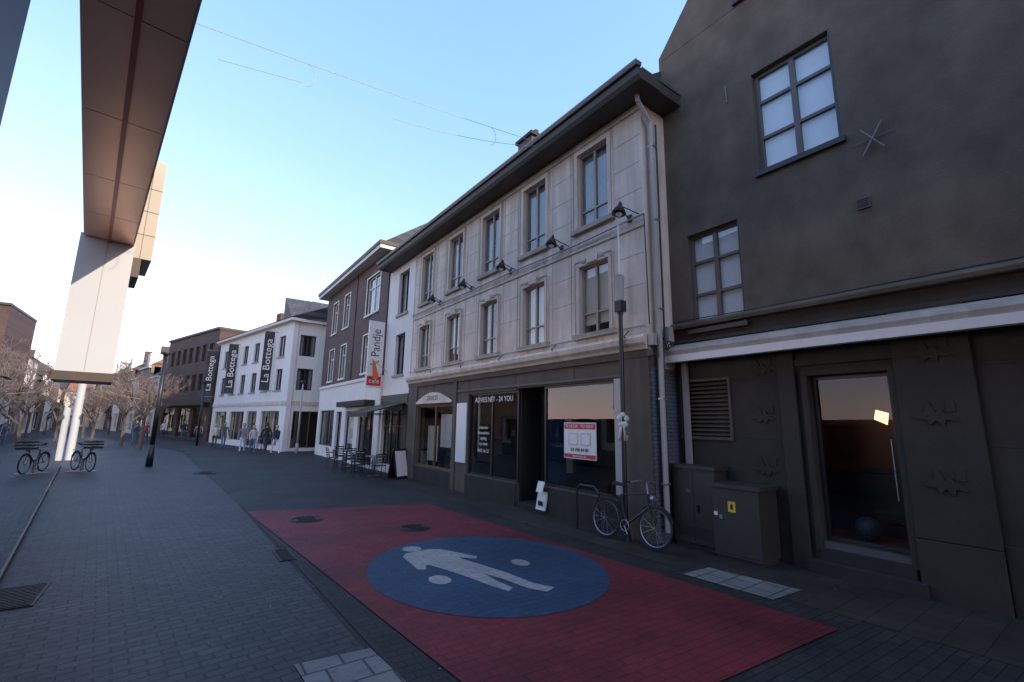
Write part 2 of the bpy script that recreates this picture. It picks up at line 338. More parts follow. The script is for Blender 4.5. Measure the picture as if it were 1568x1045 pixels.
si.box(5.7,16.3,-4.6,-4.5,0,3.0,'shopin');si.box(5.7,5.8,-4.5,-.3,0,3.0,'shopin');si.box(12.6,12.7,-4.5,-.35,0,3.0,'shopin')
si.box(5.7,16.3,-4.5,-.31,.0,.1,'shopin')
si.box(7.0,8.2,-2.6,-2.2,.1,1.1,'trim');si.box(10.2,10.5,-2,-1.8,.1,2.9,'trim');si.box(11.0,11.9,-3.4,-3.3,.5,2.2,'trim')
si.box(13.4,15.2,-1.2,-.9,.1,.9,'wood');si.box(13.6,14.4,-.35,-.33,1.2,2.3,'whitep');si.box(14.6,15.4,-.35,-.33,.7,1.9,'trim')
for k in range(5): si.cyl((6.4+k*.4,-.9,.1),(6.4+k*.4,-.9,.3+.1*(k%3)),.07,.03,'trim')
si.done('shop_interior',r)
text('ADVIES.NET - 24 YOU',.2,r,(10.75,-.052,2.68),(D(90),0,D(180)),'whitep')
for k,(bb,zz) in enumerate([('interieur',1.9),('kleuradvies',1.75),('styling',1.6),('op maat',1.45),('0472 16 32',1.25)]):
    text(bb,.13,r,(11.2,-.052,zz),(D(90),0,D(180)),'whitep')
s=MB();s.box(6.8,7.78,-.05,-.03,1.3,2.07,'whitep');s.box(6.82,7.76,-.03,-.026,1.93,2.05,'red');s.box(6.82,7.76,-.03,-.026,1.32,1.40,'red')
s.box(6.95,7.25,-.03,-.026,1.58,1.85,'trim');s.box(7.33,7.63,-.03,-.026,1.58,1.85,'trim');s.box(6.98,7.22,-.026,-.022,1.61,1.82,'whitep');s.box(7.36,7.6,-.026,-.022,1.61,1.82,'whitep')
s.done('rent_sign_board',r)
text('TE HUUR - TO RENT',.095,r,(7.29,-.022,1.99),(D(90),0,D(180)),'whitep');text('03 290 84 00',.1,r,(7.29,-.022,1.49),(D(90),0,D(180)),'black');text('www.immo.be',.07,r,(7.29,-.022,1.36),(D(90),0,D(180)),'whitep')
p=MB()
p.tube([(5.3,.10,6.12),(7.4,.08,6.09),(9.8,.08,6.13),(12.2,.08,6.10),(14.3,.08,6.13),(16.5,.08,6.12)],.022,'pvc')
p.tube([(5.4,.1,3.90),(8.0,.09,3.87),(11,.1,3.89),(14,.09,3.87),(16.5,.1,3.89)],.018,'pvc')
p.tube([(5.3,.1,6.12),(5.28,.08,3.9)],.012,'black')
p.tube([(5.26,.25,8.68),(5.26,.2,8.5),(5.22,-.12,8.15),(5.22,-.14,.2)],.05,'pvc',8)
p.tube([(5.25,-.32,8.2),(5.25,-.32,3.6),(5.25,-.25,3.2),(5.25,-.25,.4)],.02,'black')
for z in (1,2.5,4.2,6,7.6): p.box(5.16,5.28,-.2,-.08,z,z+.03,'metal')
p.box(5.2,5.32,-.02,.1,3.5,3.72,'pvc');p.box(5.18,5.3,-.5,-.36,3.62,3.9,'pvc');p.box(5.2,5.32,.02,.12,3.3,3.42,'black')
for k in range(7):
    a0=Vector((5.24,.05-.06*k,3.6+.05*math.sin(k*2)));p.tube([a0,a0+Vector((0,-.1,-.12)),a0+Vector((-.02,-.22,.04)),a0+Vector((0,-.3,-.1))],.01,'black')
for sx in (5.75,7.9,10.1,12.2,14.3):
    p.tube([(sx,.1,3.6+.0),(sx+.03,.22,3.72),(sx,.1,3.84)],.012,'black')
p.done('pipes_and_cables',r)
def wall_lamp(y,x=7,z=6.27):
    e=root('wall_lamp',(x,y,z),RZ);m=MB()
    m.box(-.05,.05,0,.03,-.15,.0,'black')
    m.tube([(0,.03,-.1),(0,.15,-.02),(0,.3,.02)],.015,'black')
    m.cyl((0,.3,.12),(0,.34,-.04),.05,.14,'black',12);m.cyl((0,.34,-.04),(0,.345,-.07),.14,.145,'black',12);m.cyl((0,.29,.2),(0,.3,.12),.025,.05,'black')
    m.sphere((0,.335,-.06),.07,'whitep',8,6)
    m.tube([(0,.3,.12),(-.18,.2,-.02),(-.3,.05,-.12)],.012,'black')
    m.done('lamp_head',e,True)
for y in (5.72,7.8,9.92,12.07,14.25): wall_lamp(y)
# =============================================================== WHITE NARROW HOUSE
r=root('white_house',(7,0,0),RZ);w=MB()
ops=[(17.12,18.2,6.45,8.3),(17.2,18.2,3.9,5.6),(17.0,19.2,.3,2.5)]
wall(w,16.503,19.35,0,8.63,ops,'white2',o=.03)
w.box(16.6,19.3,-4,-1.1,0,8.44,'room')
w.box(16.5,19.35,.03,.07,2.72,3.1,'framed');w.box(16.52,17.0,.03,.05,0,2.7,'framed')
w.done('walls',r)
w=MB();win(w,17.12,18.2,6.45,8.3,-.1,'framed',cur=('netc',.9));win(w,17.2,18.2,3.9,5.6,-.1,'framed',cur=('netc',.5));win(w,17.0,19.2,.3,2.5,-.1,'framed',glass='shopglass',cols=3,trans=[.7])
for (a,b,c_,d_) in ((17.12,18.2,6.45,8.3),(17.2,18.2,3.9,5.6)): w.box(a-.08,b+.08,.03,.09,c_-.1,c_,'sill')
w.done('windows',r)
w=MB();w.prism([(.07,2.75),(1.5,2.35),(1.5,2.18),(1.47,2.18),(1.47,2.32),(.07,2.70)],'x',16.7,19.2,'black')
for s_ in (16.75,19.15): w.tube([(s_,.07,2.3),(s_,1.45,2.3)],.015,'black')
w.done('awning',r)
fl=MB();fl.tube([(18.9,.05,4.1),(18.9,.75,4.6)],.015,'pvc');fl.prism([(.6,4.5),(.72,4.55),(.66,3.8),(.5,3.75),(.42,3.9)],'x',18.89,18.91,'orange');fl.done('orange_flag',r)
# =============================================================== hanging sign
r=root('vertical_shop_sign',(6.55,19.42,0));m=MB()
m.box(-.34,.34,-.06,.06,4.0,6.35,'whitep');m.box(-.345,.345,-.065,.065,3.45,3.995,'whitep');m.box(-.31,.31,-.072,-.066,3.52,3.93,'red')
m.box(.34,.5,-.02,.02,4.4,4.45,'black');m.box(.34,.5,-.02,.02,5.9,5.95,'black');m.done('panel',r,bevel=.01)
text("'t Pandje",.52,r,(0,-.064,5.2),(D(90),D(-90),0),'black',sx=.9)
text("cafe",.3,r,(0,-.075,3.72),(D(90),0,0),'whitep')
# =============================================================== BROWN BUILDING
r=root('brown_brick_building',(6.9,0,0),RZ);w=MB()
ups=[(20.4,22.3),(25.2,26.2),(27.6,28.6)]
ops=[(a,b,7.15,9.05) for a,b in ups]+[(a,b,4.3,6.15) for a,b in ups]
wall(w,19.36,30.2,4.0,9.75,ops,'brick')
wall(w,19.36,30.2,0,4.0,[(20.0,22.2,.1,2.6),(22.8,24.3,.5,2.5),(25.0,26.0,.1,2.5),(26.5,29.6,.6,2.6)],'white',o=.02)
w.box(19.5,30.1,-9,-1.1,0,9.7,'room');w.box(30.0,30.2,-9,-.3,0,9.75,'brick')
w.box(23.95,24.1,0,.04,4.0,9.75,'brick2')
w.box(19.36,30.2,0,.08,3.9,4.05,'white')
w.done('walls',r)
w=MB()
for a,b in ups:
    for z0,z1 in ((7.15,9.05),(4.3,6.15)):
        win(w,a,b,z0,z1,-.08,'framew',cur=('curtain',.4),cols=2 if b-a>1.2 else 1,trans=[.7]);w.box(a-.08,b+.08,0,.07,z0-.1,z0,'white')
        w.box(a-.06,a,0,.03,z0,z1,'framew');w.box(b,b+.06,0,.03,z0,z1,'framew');w.box(a-.06,b+.06,0,.03,z1,z1+.06,'framew')
win(w,20,22.2,.1,2.6,-.08,'framed',glass='shopglass',cols=3);win(w,22.8,24.3,.5,2.5,-.08,'framed',glass='shopglass',cols=1,cur=('blind',.8));win(w,25,26,.1,2.5,-.1,'framed',glass='shopglass',cols=1);win(w,26.5,29.6,.6,2.6,-.08,'framed',glass='shopglass',cols=2)
w.box(20.0,24.4,.02,.5,2.7,2.95,'riser')
w.done('windows',r)
w=MB();w.box(19.3,30.7,-8,.5,9.75,9.93,'white');w.box(19.25,30.75,-8,.55,9.931,10.1,'eave');w.prism([(.3,10.1),(-4,13.2),(-4,10.1)],'x',19.3,30.6,'tiles')
w.box(19.5,30.1,-9,-4.6,10.1,13.5,'brick')  # hidden block behind the ridge, added to lengthen the street shadow
w.done('eave_and_roof',r)
w=MB();w.box(20.6,21.0,-1.5,-1.1,10.2,11.2,'brick');w.done('chimney',r)
# =============================================================== WHITE CORNER BUILDING (far)
ax,ay,bx,by=5.5,33.0,2.2,48.0
ang=math.atan2(by-ay,bx-ax);L=math.hypot(bx-ax,by-ay)
r=root('white_corner_building',(ax,ay,0),ang);w=MB()
gw=[1.2+i*2.35 for i in range(6)]
ops=[(a,a+1.05,6.3,7.75) for a in gw]+[(a,a+1.05,4.0,5.45) for a in gw]+[(1,4.2,.3,2.6),(5,7,.1,2.6),(7.6,10.8,.4,2.6),(11.6,14.6,.3,2.6)]
wall(w,0,L,0,8.6,ops,'white2')
w.box(.2,L-.1,-9,-1.2,0,8.6,'room');w.box(0,L,.0,.06,3.0,3.25,'trim')
w.box(L-.1,L,-9,-.3,0,8.6,'white2')
w.done('walls',r)
w=MB()
for a in gw:
    for z0,z1 in ((6.3,7.75),(4.0,5.45)):
        win(w,a,a+1.05,z0,z1,-.1,'framed',cols=2,trans=[],cur=('netc',.6));w.box(a-.1,a+1.15,0,.06,z0-.1,z0,'sill')
for a,b,c_,d_ in [(1,4.2,.3,2.6),(5,7,.1,2.6),(7.6,10.8,.4,2.6),(11.6,14.6,.3,2.6)]:
    win(w,a,b,c_,d_,-.12,'frame',glass='shopglass',cols=3,trans=[])
w.done('windows',r)
w=MB();w.box(-.3,L+.1,-9,.35,8.6,8.78,'white2');w.prism([(.42,8.79),(-3.5,10.6),(-3.5,8.79)],'x',-.3,L+.1,'tiles')
w.done('eave_and_roof',r)
w=MB()
for q in (3,9): w.box(q,q+.9,-3.3,-2.4,9.8,11.0,'brick2')
w.done('chimneys',r)
e=root('white_side_wing',(12.5,33.2,0),D(180));w=MB()
Lw=7.0
ops=[(Lw-1.5,Lw-.5,6.3,7.75),(Lw-3.2,Lw-2.2,6.3,7.75),(Lw-5,Lw-4,6.3,7.75),(Lw-1.5,Lw-.5,4,5.45),(Lw-3.2,Lw-2.2,4,5.45),(Lw-5,Lw-4,4,5.45),(Lw-2.6,Lw-.5,.2,2.6),(Lw-5.6,Lw-3.2,.2,2.6)]
wall(w,0,Lw-.02,0,8.6,ops,'white2')
w.box(0,Lw-.02,0,.05,3.0,3.25,'trim');w.box(-.1,Lw+.3,-3,.3,8.601,8.79,'white2')
w.prism([(.38,8.8),(-3.0,10.9),(-3.0,8.8)],'x',-.1,Lw+.25,'tiles');w.box(0,Lw-.7,-3,-1.2,0,8.6,'room')
w.done('walls',e);w=MB()
for a,b,c_,d_ in ops: win(w,a,b,c_,d_,-.1,'framed' if c_>3 else 'wood',glass='glass' if c_>3 else 'shopglass',cols=2,trans=[],cur=('netc',.5) if c_>3 else None)
w.done('windows',e)
def banner(x,y,z0,z1,wd=.62):
    r=root('vertical_banner',(x,y,0));m=MB()
    N=10;vs=[];fs=[]
    for i in range(N+1):
        z=z0+(z1-z0)*i/N;o=.03*math.sin(i*1.1)
        vs+=[(-wd/2,o,z),(wd/2,o,z),(wd/2,o+.01,z),(-wd/2,o+.01,z)]
    for i in range(N):
        for j in range(4): fs.append((4*i+j,4*i+(j+1)%4,4*i+4+(j+1)%4,4*i+4+j))
    m.add(vs,fs,'black');m.cyl((-wd/2-.02,0,z1+.02),(wd/2+.3,0,z1+.02),.025,.025,'metal');m.cyl((-wd/2-.02,0,z0-.02),(wd/2+.3,0,z0-.02),.025,.025,'metal')
    m.done('cloth',r);text('La Bottega',.6,r,(0,-.05,(z0+z1)/2),(D(90),D(-90),0),'whitep',sx=1.2)
banner(4.42,35.5,4.0,8.1);banner(2.85,43,4.0,8.0,.66);banner(1.6,47.6,3.9,7.9,.7)
# =============================================================== BRICK BLOCKS further on
r=root('brick_shop_block',(2.0,49.5,0),math.atan2(13,-3.9));w=MB()
L=13.6;ops=[(.8+i*1.75,1.9+i*1.75,z,z+1.6) for i in range(7) for z in (4.6,7.4)]+[(.6,4,.2,3),(4.8,8,.2,3),(9,12.8,.2,3)]
wall(w,0,L,0,10.2,ops,'brick2');w.box(0,L,-8,-1.2,0,10.2,'room');w.box(-.15,0,-8,0,0,10.2,'brick2');w.box(-.2,L+.1,-8,.15,10.21,10.4,'eave')
w.box(0,L,.0,.6,3.2,3.45,'black');w.done('walls',r);w=MB()
for a,b,c_,d_ in ops: win(w,a,b,c_,d_,-.12,'framed',glass='glass' if c_>4 else 'shopglass',cols=2,trans=[])
w.done('windows',r)
r=root('brick_shop_block',(-12.2,52,0),D(180));w=MB()  # added block standing in for a brick building's reflection in the glass wall
L=14;ops=[(.8+i*1.9,1.9+i*1.9,z,z+1.6) for i in range(7) for z in (4.6,7.0)]+[(.6,4,.2,3),(4.8,8,.2,3),(9,12.8,.2,3)]
wall(w,0,L,0,10.6,ops,'brick2');w.box(0,L,-8,-1.2,0,10.6,'room');w.box(-.15,0,-8,0,0,10.6,'brick2');w.box(-.2,L+.1,-8,.15,10.61,10.8,'eave')
w.done('walls',r);w=MB()
for a,b,c_,d_ in ops: win(w,a,b,c_,d_,-.12,'framed',glass='glass' if c_>4 else 'shopglass',cols=2,trans=[])
w.done('windows',r)
px,py=-2.4,63.5
cols=['white','brick3','white2','brick2','white','brick','trim','white2','brick3','white']
ang=math.atan2(1,-.22)
for i in range(10):
    Wd=5.2+(i*37%10)*.12;hh=6.6+(i*53%7)*.35
    r=root('row_house',(px,py,0),ang);w=MB()
    ops=[(.7,1.7,z,z+1.5) for z in (3.7,)]+[(3.2,4.2,z,z+1.5) for z in (3.7,)]+[(.6,3.2,.3,2.5),(3.6,4.5,.1,2.4)]
    wall(w,0,Wd,0,hh,ops,cols[i]);w.box(0.01,Wd-.01,-8,-.9,0,hh,'room')
    w.prism([(.25,hh),(-4,hh+3.2),(-8,hh)],'x',0,Wd,'tileso' if i%3==1 else 'tiles')
    if i%2: w.box(1.5,2.9,-1.2,.0,hh,hh+1.7,'white2')
    w.box(Wd-.9,Wd-.2,-4.5,-3.6,hh+2.5,hh+4.2,'brick2')
    w.box(0,Wd,0,.25,hh-.15,hh-.001,'white2')
    w.done('walls_and_roof',r);w=MB()
    for a,b,c_,d_ in ops: win(w,a,b,c_,d_,-.1,'framew',cols=2,trans=[],back=False)
    w.done('windows',r)
    px+=math.cos(ang)*(Wd+.004);py+=math.sin(ang)*(Wd+.004)
def blockhouse(name,x,y,rz,Wd,hh,k,roof='tiles'):
    r=root(name,(x,y,0),rz);w=MB();n=max(1,int(Wd/2.4))
    ops=[(i*Wd/n+.6,i*Wd/n+1.6,z,z+1.5) for i in range(n) for z in ((3.6,6.3) if hh>8 else (3.6,))]+[(i*Wd/n+.4,i*Wd/n+2.0,.4,2.5) for i in range(n)]
    wall(w,0,Wd,0,hh,ops,k);w.box(0,Wd,-8,-.9,0,hh,'room');w.prism([(.25,hh),(-4,hh+3),(-8,hh)],'x',0,Wd,roof)
    w.box(Wd*.3,Wd*.3+.7,-4.5,-3.6,hh+2.5,hh+4,'brick2')
    w.done('walls_and_roof',r);w=MB()
    for a,b,c_,d_ in ops: win(w,a,b,c_,d_,-.1,'framew',cols=2,trans=[],back=False)
    w.done('windows',r)
xx=-11
for i in range(6):
    blockhouse('terrace_house',xx,118+i*2,D(180),7,6.5+(i%3)*.8,['white','brick3','brick2','white2','brick','white'][i],['tileso','tiles','tileso'][i%3]);xx-=7.02
for i in range(7):
    blockhouse('town_house',-15.5-.6*i,70+i*9,D(-90)+.07,8.9,7+(i%3)*1.1,['white','brick3','white2','brick2','white2','brick3','white'][i],'tiles')
# =============================================================== DARK BUILDING
r=root('dark_gabled_building',(7.75,0,0),RZ);w=MB()
lo=-9.2
opsU=[(2.22,3.47,6.44,8.38),(3.9,4.94,3.84,5.74)]
wall(w,lo,5.40,3.9,9.99,opsU,'dark')
w.prism([(.2,10),(5.4,10),(5.4,10.1),(3.05,12.85),(2.75,12.85)],'y',-.3,-.0005,'dark')
w.prism([(.3,10),(5.36,10),(3.05,12.7),(2.8,12.7)],'y',-6.5,-.3,'brick')
w.box(lo,.2,-6.5,.12,9.99,10.15,'eave')
w.box(lo,5.35,-6.5,-1.3,0,9.99,'room')
w.done('walls',r)
w=MB();w.box(2.75,3.68,0,.07,10.02,10.12,'framed');w.box(2.85,3.5,.001,.03,10.12,11.3,'framed')
win(w,2.22,3.47,6.44,8.38,-.1,'frameg',cur=('blind',1),cols=2,trans=[.34,.7],fw=.07)
win(w,3.9,4.94,3.84,5.74,-.1,'frameg',cur=('blind',.9),cols=2,trans=[.36,.7],fw=.065)
w.box(2.17,3.52,-.1,.06,6.35,6.44,'framed');w.box(3.85,4.99,-.1,.06,3.76,3.84,'framed')
w.box(2.22,2.25,-.1,-.002,6.44,8.38,'framed');w.box(3.9,3.93,-.1,-.002,3.84,5.74,'framed')
w.done('windows',r)
w=MB()
dr=(2.04,3.04,.42,2.82)
wall(w,lo,5.39,0,3.88,[dr,(4.3,5.23,1.84,2.86)],'darkg',o=-.03)
w.box(lo,5.40,-.03,.05,3.60,3.66,'darkg');w.prism([(-.03,3.88),(.10,3.88),(.12,3.94),(.06,4.0),(-.03,4.01)],'x',lo,5.41,'dark')
w.box(3.2,3.44,-.03,.05,0,3.6,'darkg');w.box(1.2,1.96,-.03,.05,.7,3.6,'darkg');w.box(1.2,1.96,-.03,.06,0,.69,'darkg');w.box(3.45,5.38,-.03,-.01,0,.6,'darkg')
w.box(lo,1.19,-.03,-.005,0,.75,'darkg')
w.box(1.96,3.2,-.03,.02,2.98,3.08,'darkg')
for a,b in ((1.96,2.04),(3.04,3.12)): w.box(a,b,-.03,.03,.3,2.9,'darkg')
w.box(2.041,3.039,-.03,.03,2.82,2.9,'darkg')
w.done('ground_floor',r,bevel=.006)
w=MB();w.box(4.27,4.31,-.03,.01,1.8,2.9,'fascia');w.box(5.22,5.26,-.03,.01,1.8,2.9,'fascia');w.box(4.311,5.219,-.03,.01,2.85,2.9,'fascia');w.box(4.311,5.219,-.03,.01,1.8,1.85,'fascia')
for i in range(13):
    z=1.87+i*.075;w.prism([(-.09,z+.04),(-.02,z),(-.005,z+.012),(-.08,z+.052)],'x',4.311,5.219,'fascia')
w.box(4.3,5.23,-.2,-.19,1.84,2.86,'black')
w.done('ventilation_grille',r)
w=MB()
def orn(cs_,cz,R,y0):
    P=[(0,.25),(.28,.95),(.45,.9),(.5,.3),(1.0,.05),(1.0,-.12),(.42,-.2),(.3,-.55),(.0,-.25),(-.35,-.6),(-.45,-.2),(-1.0,-.28),(-.95,-.1),(-.4,.18),(-.3,.5)]
    w.prism([(cs_+x*R,cz+z*R) for x,z in P],'y',y0,y0+.022,'darkg')
    w.box(cs_-.95*R,cs_-.52*R,y0,y0+.012,cz+.3*R,cz+1.0*R,'darkg')
for (a,b) in ((3.74,2.98),(3.76,2.2),(3.78,1.37)): orn(a,b,.19,-.03)
for (a,b) in ((1.58,3.0),(1.6,2.2),(1.6,1.37)): orn(a,b,.2,.05)
w.done('plaster_reliefs',r,bevel=.004)
w=MB();win(w,2.05,3.03,.44,2.81,-.16,'framed',glass='doorglass',cols=1,trans=[],fw=.045,back=False)
w.box(1.9,3.2,-.12,.16,.0,.17,'riser');w.box(2.0,3.08,-.2,.02,.171,.34,'riser');w.box(2.03,3.05,-.22,-.02,.341,.43,'zinc')
w.cyl((2.12,-.1,1.1),(2.12,-.1,1.9),.012,.012,'metal')
w.done('door_and_steps',r)
w=MB();w.box(1.2,3.9,-1.28,-.34,.0,.42,'wood');w.box(1.0,1.2,-1.28,-.34,0,3.2,'wood');w.box(3.9,4.0,-1.28,-.34,0,3.2,'wood');w.box(1.0,4.0,-1.29,-1.27,0,3.2,'wood');w.box(1.0,4,-1.28,-.34,3.0,3.1,'wood')
w.box(2.3,3.6,-1.265,-1.2,.42,1.35,'framed');w.box(1.3,2.6,-1.26,-1.2,.60,.63,M['yellow']);w.box(1.9,2.9,-1.26,-1.2,1.36,1.42,'framed')
w.sphere((2.66,-.62,.60),.17,'ballb',16,10)
m_,n_,l_,b_=newmat('warm_lamp_panel');b_.inputs['Emission Color'].default_value=(1,.6,.3,1);b_.inputs['Emission Strength'].default_value=2.6;M['lampw']=m_
w.prism([(2.30,2.27),(2.45,2.32),(2.48,2.18),(2.33,2.10)],'y',-.8,-.77,'lampw')
for q in (1.7,2.2,2.7): w.box(q,q+.07,-.87,-.8,2.985,2.998,'lampw')  # small glowing ceiling spots, added to brighten the entrance
w.done('entrance_interior',r)
w=MB()
w.prism([(.02,3.42),(.30,3.30),(.36,3.34),(.37,3.42),(.30,3.5),(.06,3.58),(.02,3.58)],'x',-6,5.36,'sill');w.prism([(.30,3.20),(.37,3.21),(.38,3.335),(.362,3.338),(.302,3.298)],'x',-6,5.37,'whitep')
w.box(5.05,5.15,.02,.09,.9,3.3,'pvc');w.box(5.15,5.2,.02,.06,.1,3.2,'black')
w.done('awning_cassette',r)
w=MB()
w.tube([(1.72,.05,6.42),(1.98,.05,5.98)],.014,'zinc');w.tube([(1.72,.055,6.0),(1.98,.055,6.4)],.012,'zinc');w.tube([(1.6,.03,6.22),(2.1,.03,6.2)],.006,'zinc')
w.box(1.98,2.14,0,.03,5.2,5.36,'frameg')
for k in range(4): w.box(1.99,2.13,.03,.036,5.22+k*.035,5.24+k*.035,'black')
w.tube([(3.94,.03,8.45),(3.94,.03,8.1)],.01,'zinc')
w.tube([(5.3,.03,4.05),(3.9,.03,4.02),(1.0,.03,4.03),(-4,.03,4.03)],.01,'black')
w.done('wall_fixings',r)
r=root('unseen_shade_building',(7.9,0,0),RZ);w=MB();wall(w,-32,-9.25,0,11.0,[(-31+i*2.4,-30+i*2.4,z,z+1.6) for i in range(9) for z in (4,7)],'brick');w.box(-32,-9.25,-8,-1.2,0,11.1,'room');w.done('walls',r)  # building behind the camera, added to keep the paving in shade
# =============================================================== cabinets
r=root('electrical_cabinet',(7.75,0,0),RZ);w=MB();w.box(4.42,5.22,.03,.42,.08,1.30,'cabinet');w.box(4.38,5.26,.01,.46,1.30,1.36,'cabinet');w.box(4.44,5.2,.04,.40,0,.08,'riser');w.box(4.815,4.825,.42,.423,.12,1.27,'black');w.box(4.72,4.75,.42,.45,.6,.72,'black')
for k in range(6): w.box(4.5,5.15,.42,.426,.18+.03*k,.19+.03*k,'black')
w.box(4.88,4.96,.421,.426,.9,.96,'frameg');w.done('housing',r,bevel=.006)
r=root('electrical_cabinet',(7.75,0,0),RZ);w=MB();w.box(3.62,4.36,.03,.6,.06,1.08,'cabinet');w.box(3.58,4.40,.01,.64,1.08,1.14,'cabinet');w.box(3.64,4.34,.04,.58,0,.06,'riser');w.box(3.98,4.10,.601,.606,.72,.88,'yellow');w.box(4.02,4.06,.606,.608,.76,.84,'black');w.box(4.2,4.25,.601,.61,.6,.66,'metal')
w.box(3.66,4.32,.6,.604,.1,.11,'black');w.box(4.28,4.34,.601,.606,.64,.7,'whitep')
w.done('housing',r,bevel=.008)
# =============================================================== LEFT GLASS BUILDING
ang=math.atan2(.9926,-.1217)
r=root('glass_office_building',(-.517,0,0),ang)
def LO(mb,s0,s1,a,b,z0,z1,k): mb.box(s0,s1,-b,-a,z0,z1,k)
w=MB();LO(w,3.5,26.2,-.03,0,.12,2.32,'mirror');LO(w,3.5,26.2,-.1,.015,0,.12,'bronze')
w.done('glass_wall',r)
w=MB();LO(w,-8,3.2,-3.5,0,0,9.6,'darkclad')
for s_ in (-4,-1,1.5): LO(w,s_,s_+.05,0,.02,0,9.6,'black')
w.done('dark_block',r)
w=MB();LO(w,-8,12.75,.0,.72,5.86,9.5,'bronze')
seg=[-8,-4,-.5,2.6,5.2,7.3,9.4,11.2,12.8]
for a,b in zip(seg,seg[1:]): LO(w,a+.008,b-.008,-.05,.76,5.8,5.85,'copper')
LO(w,-8,12.8,-.04,.74,5.85,5.859,'bronze')
LO(w,-8,12.8,.34,.39,5.74,5.80,'coprail')
LO(w,-8,12.8,.755,.78,5.78,6.05,'panelc')
w.done('overhang',r,bevel=.0)
w=MB()
LO(w,12.82,14.0,-.1,.80,2.92,5.86,'panelw')
LO(w,12.80,14.02,-.12,.82,2.74,2.92,'bronze')
LO(w,12.75,16,.0,.72,5.87,9.3,'bronze')
LO(w,12.812,12.82,.34,.35,2.95,5.8,'pvc')
w.done('white_box_bay',r)
w=MB();LO(w,16,18,.0,1.0,6.4,9.4,'panelc');LO(w,16,18,1.01,1.27,6.4,9.4,'panelc')
for z in (7.1,7.8,8.5): LO(w,15.992,16,.0,1.27,z,z+.015,'bronze')
LO(w,15.99,17.5,.86,1.05,5.85,6.39,'bronze')
w.done('cream_bay',r)
w=MB();w.cyl((29.9,-.16,0),(29.9,-.16,4.9),.15,.15,'panelw',16);LO(w,28,31,-.1,.6,4.9,5.5,'bronze');w.done('white_column',r)
# =============================================================== GROUND
g=MB();g.sheet([(-400,-400),(400,-400),(400,400),(-400,400)],0,'pave');g.done('ground')
g=MB();g.sheet([(-8,-8),(1.9,-8),(1.36,13.2),(.3,34),(-6,60),(-20,60)],.004,'paved');g.done('left_pavement')
g=MB();g.sheet([(6.5,-8),(7.8,-8),(7.8,5.4),(7.05,5.4),(7.05,19),(6.0,19),(6.0,8)],.004,'pavew');g.done('right_pavement')
g=MB();g.sheet([(1.39,13.2),(1.43,13.2),(2.08,-8),(2.02,-8)],.008,'riser');g.done('gutter_line')
g=MB();g.sheet([(1.43,11.95),(5.3,10.95),(5.72,2.18),(2.12,2.45)],.012,'redp');g.done('red_road_paint')
C=(3.79,5.84)
g=MB();g.sheet([(C[0]+1.62*math.cos(2*math.pi*i/64),C[1]+1.80*math.sin(2*math.pi*i/64)) for i in range(64)],.016,'bluep');g.done('blue_road_circle')
g=MB()
def P2(u,v):
    hx,hy=3.22,7.35;dx,dy=.36,-2.6;n=math.hypot(dx,dy);dx/=n;dy/=n
    return (hx+dx*u+(-dy)*v, hy+dy*u+dx*v)
def fig(pts,z,k='whitest'): g.sheet([P2(*p_) for p_ in pts],z,k)
fig([(.13+.16*math.cos(t_),.02+.15*math.sin(t_)) for t_ in [2*math.pi*i/16 for i in range(16)]],.020)
fig([(.30,-.20),(.30,.22),(.42,.36),(.75,.46),(1.12,.56),(1.2,.46),(1.0,.34),(1.0,.30),(1.45,.34),(1.95,.38),(2.5,.36),(2.78,.44),(2.82,.26),(2.6,.18),(2.1,.16),(1.8,.12),(2.1,.06),(2.45,.04),(2.5,-.08),(2.2,-.12),(1.75,-.14),(1.35,-.18),(1.0,-.24),(1.0,-.28),(1.15,-.38),(1.08,-.47),(.8,-.40),(.42,-.32)],.020)
g.sheet([(2.97+.14*math.cos(2*math.pi*i/20),5.68+.18*math.sin(2*math.pi*i/20)) for i in range(20)],.020,'whitest')
g.sheet([(4.3+.12*math.cos(2*math.pi*i/20),5.72+.17*math.sin(2*math.pi*i/20)) for i in range(20)],.020,'whitest')
g.done('pedestrian_road_marking')
g=MB();g.sheet([(5.92,4.12),(6.51,4.09),(6.65,2.91),(5.99,2.95)],.010,'tactile');g.done('tactile_paving')
g=MB();g.sheet([(1.01,4.47),(1.63,4.40),(1.72,3.2),(1.08,3.3)],.013,'tactile');g.done('tactile_paving')
def drain(x0,x1,y0,y1,nm='drain_grate'):
    g=MB();g.box(x0,x1,y0,y1,.004,.016,'iron')
    n=int((y1-y0)/.06)
    for i in range(n): g.box(x0+.03,x1-.03,y0+.03+i*.06,y0+.055+i*.06,.016,.024,'iron')
    g.done(nm)
drain(1.40,1.63,7.63,8.3);drain(-1.5,-1.05,7.3,8.2)
for (x,y,rr) in ((2.35,10.43,.33),(3.92,8.6,.3),(1.0,21,.4)):
    g=MB();g.cyl((x,y,.012),(x,y,.019),rr,rr,'iron',24);g.torus((x,y,.019),rr*.85,.01,(0,0,1),'iron',24,4)
    for k in range(-3,4): g.box(x-rr*.5,x+rr*.5,y+k*.07-.012,y+k*.07+.012,.019,.025,'iron')
    g.done('manhole_cover')
g=MB()
for i in range(110):
    x=random.uniform(-1,7.2);y=random.uniform(2,16);s_=random.uniform(.006,.018);a=random.uniform(0,3)
    g.add([(x,y,.026),(x+s_*math.cos(a),y+s_*math.sin(a),.028),(x+s_*math.cos(a+1),y+s_*math.sin(a+1.3),.027)],[(0,1,2)],'trim' if i%3 else 'wood')
g.done('litter')
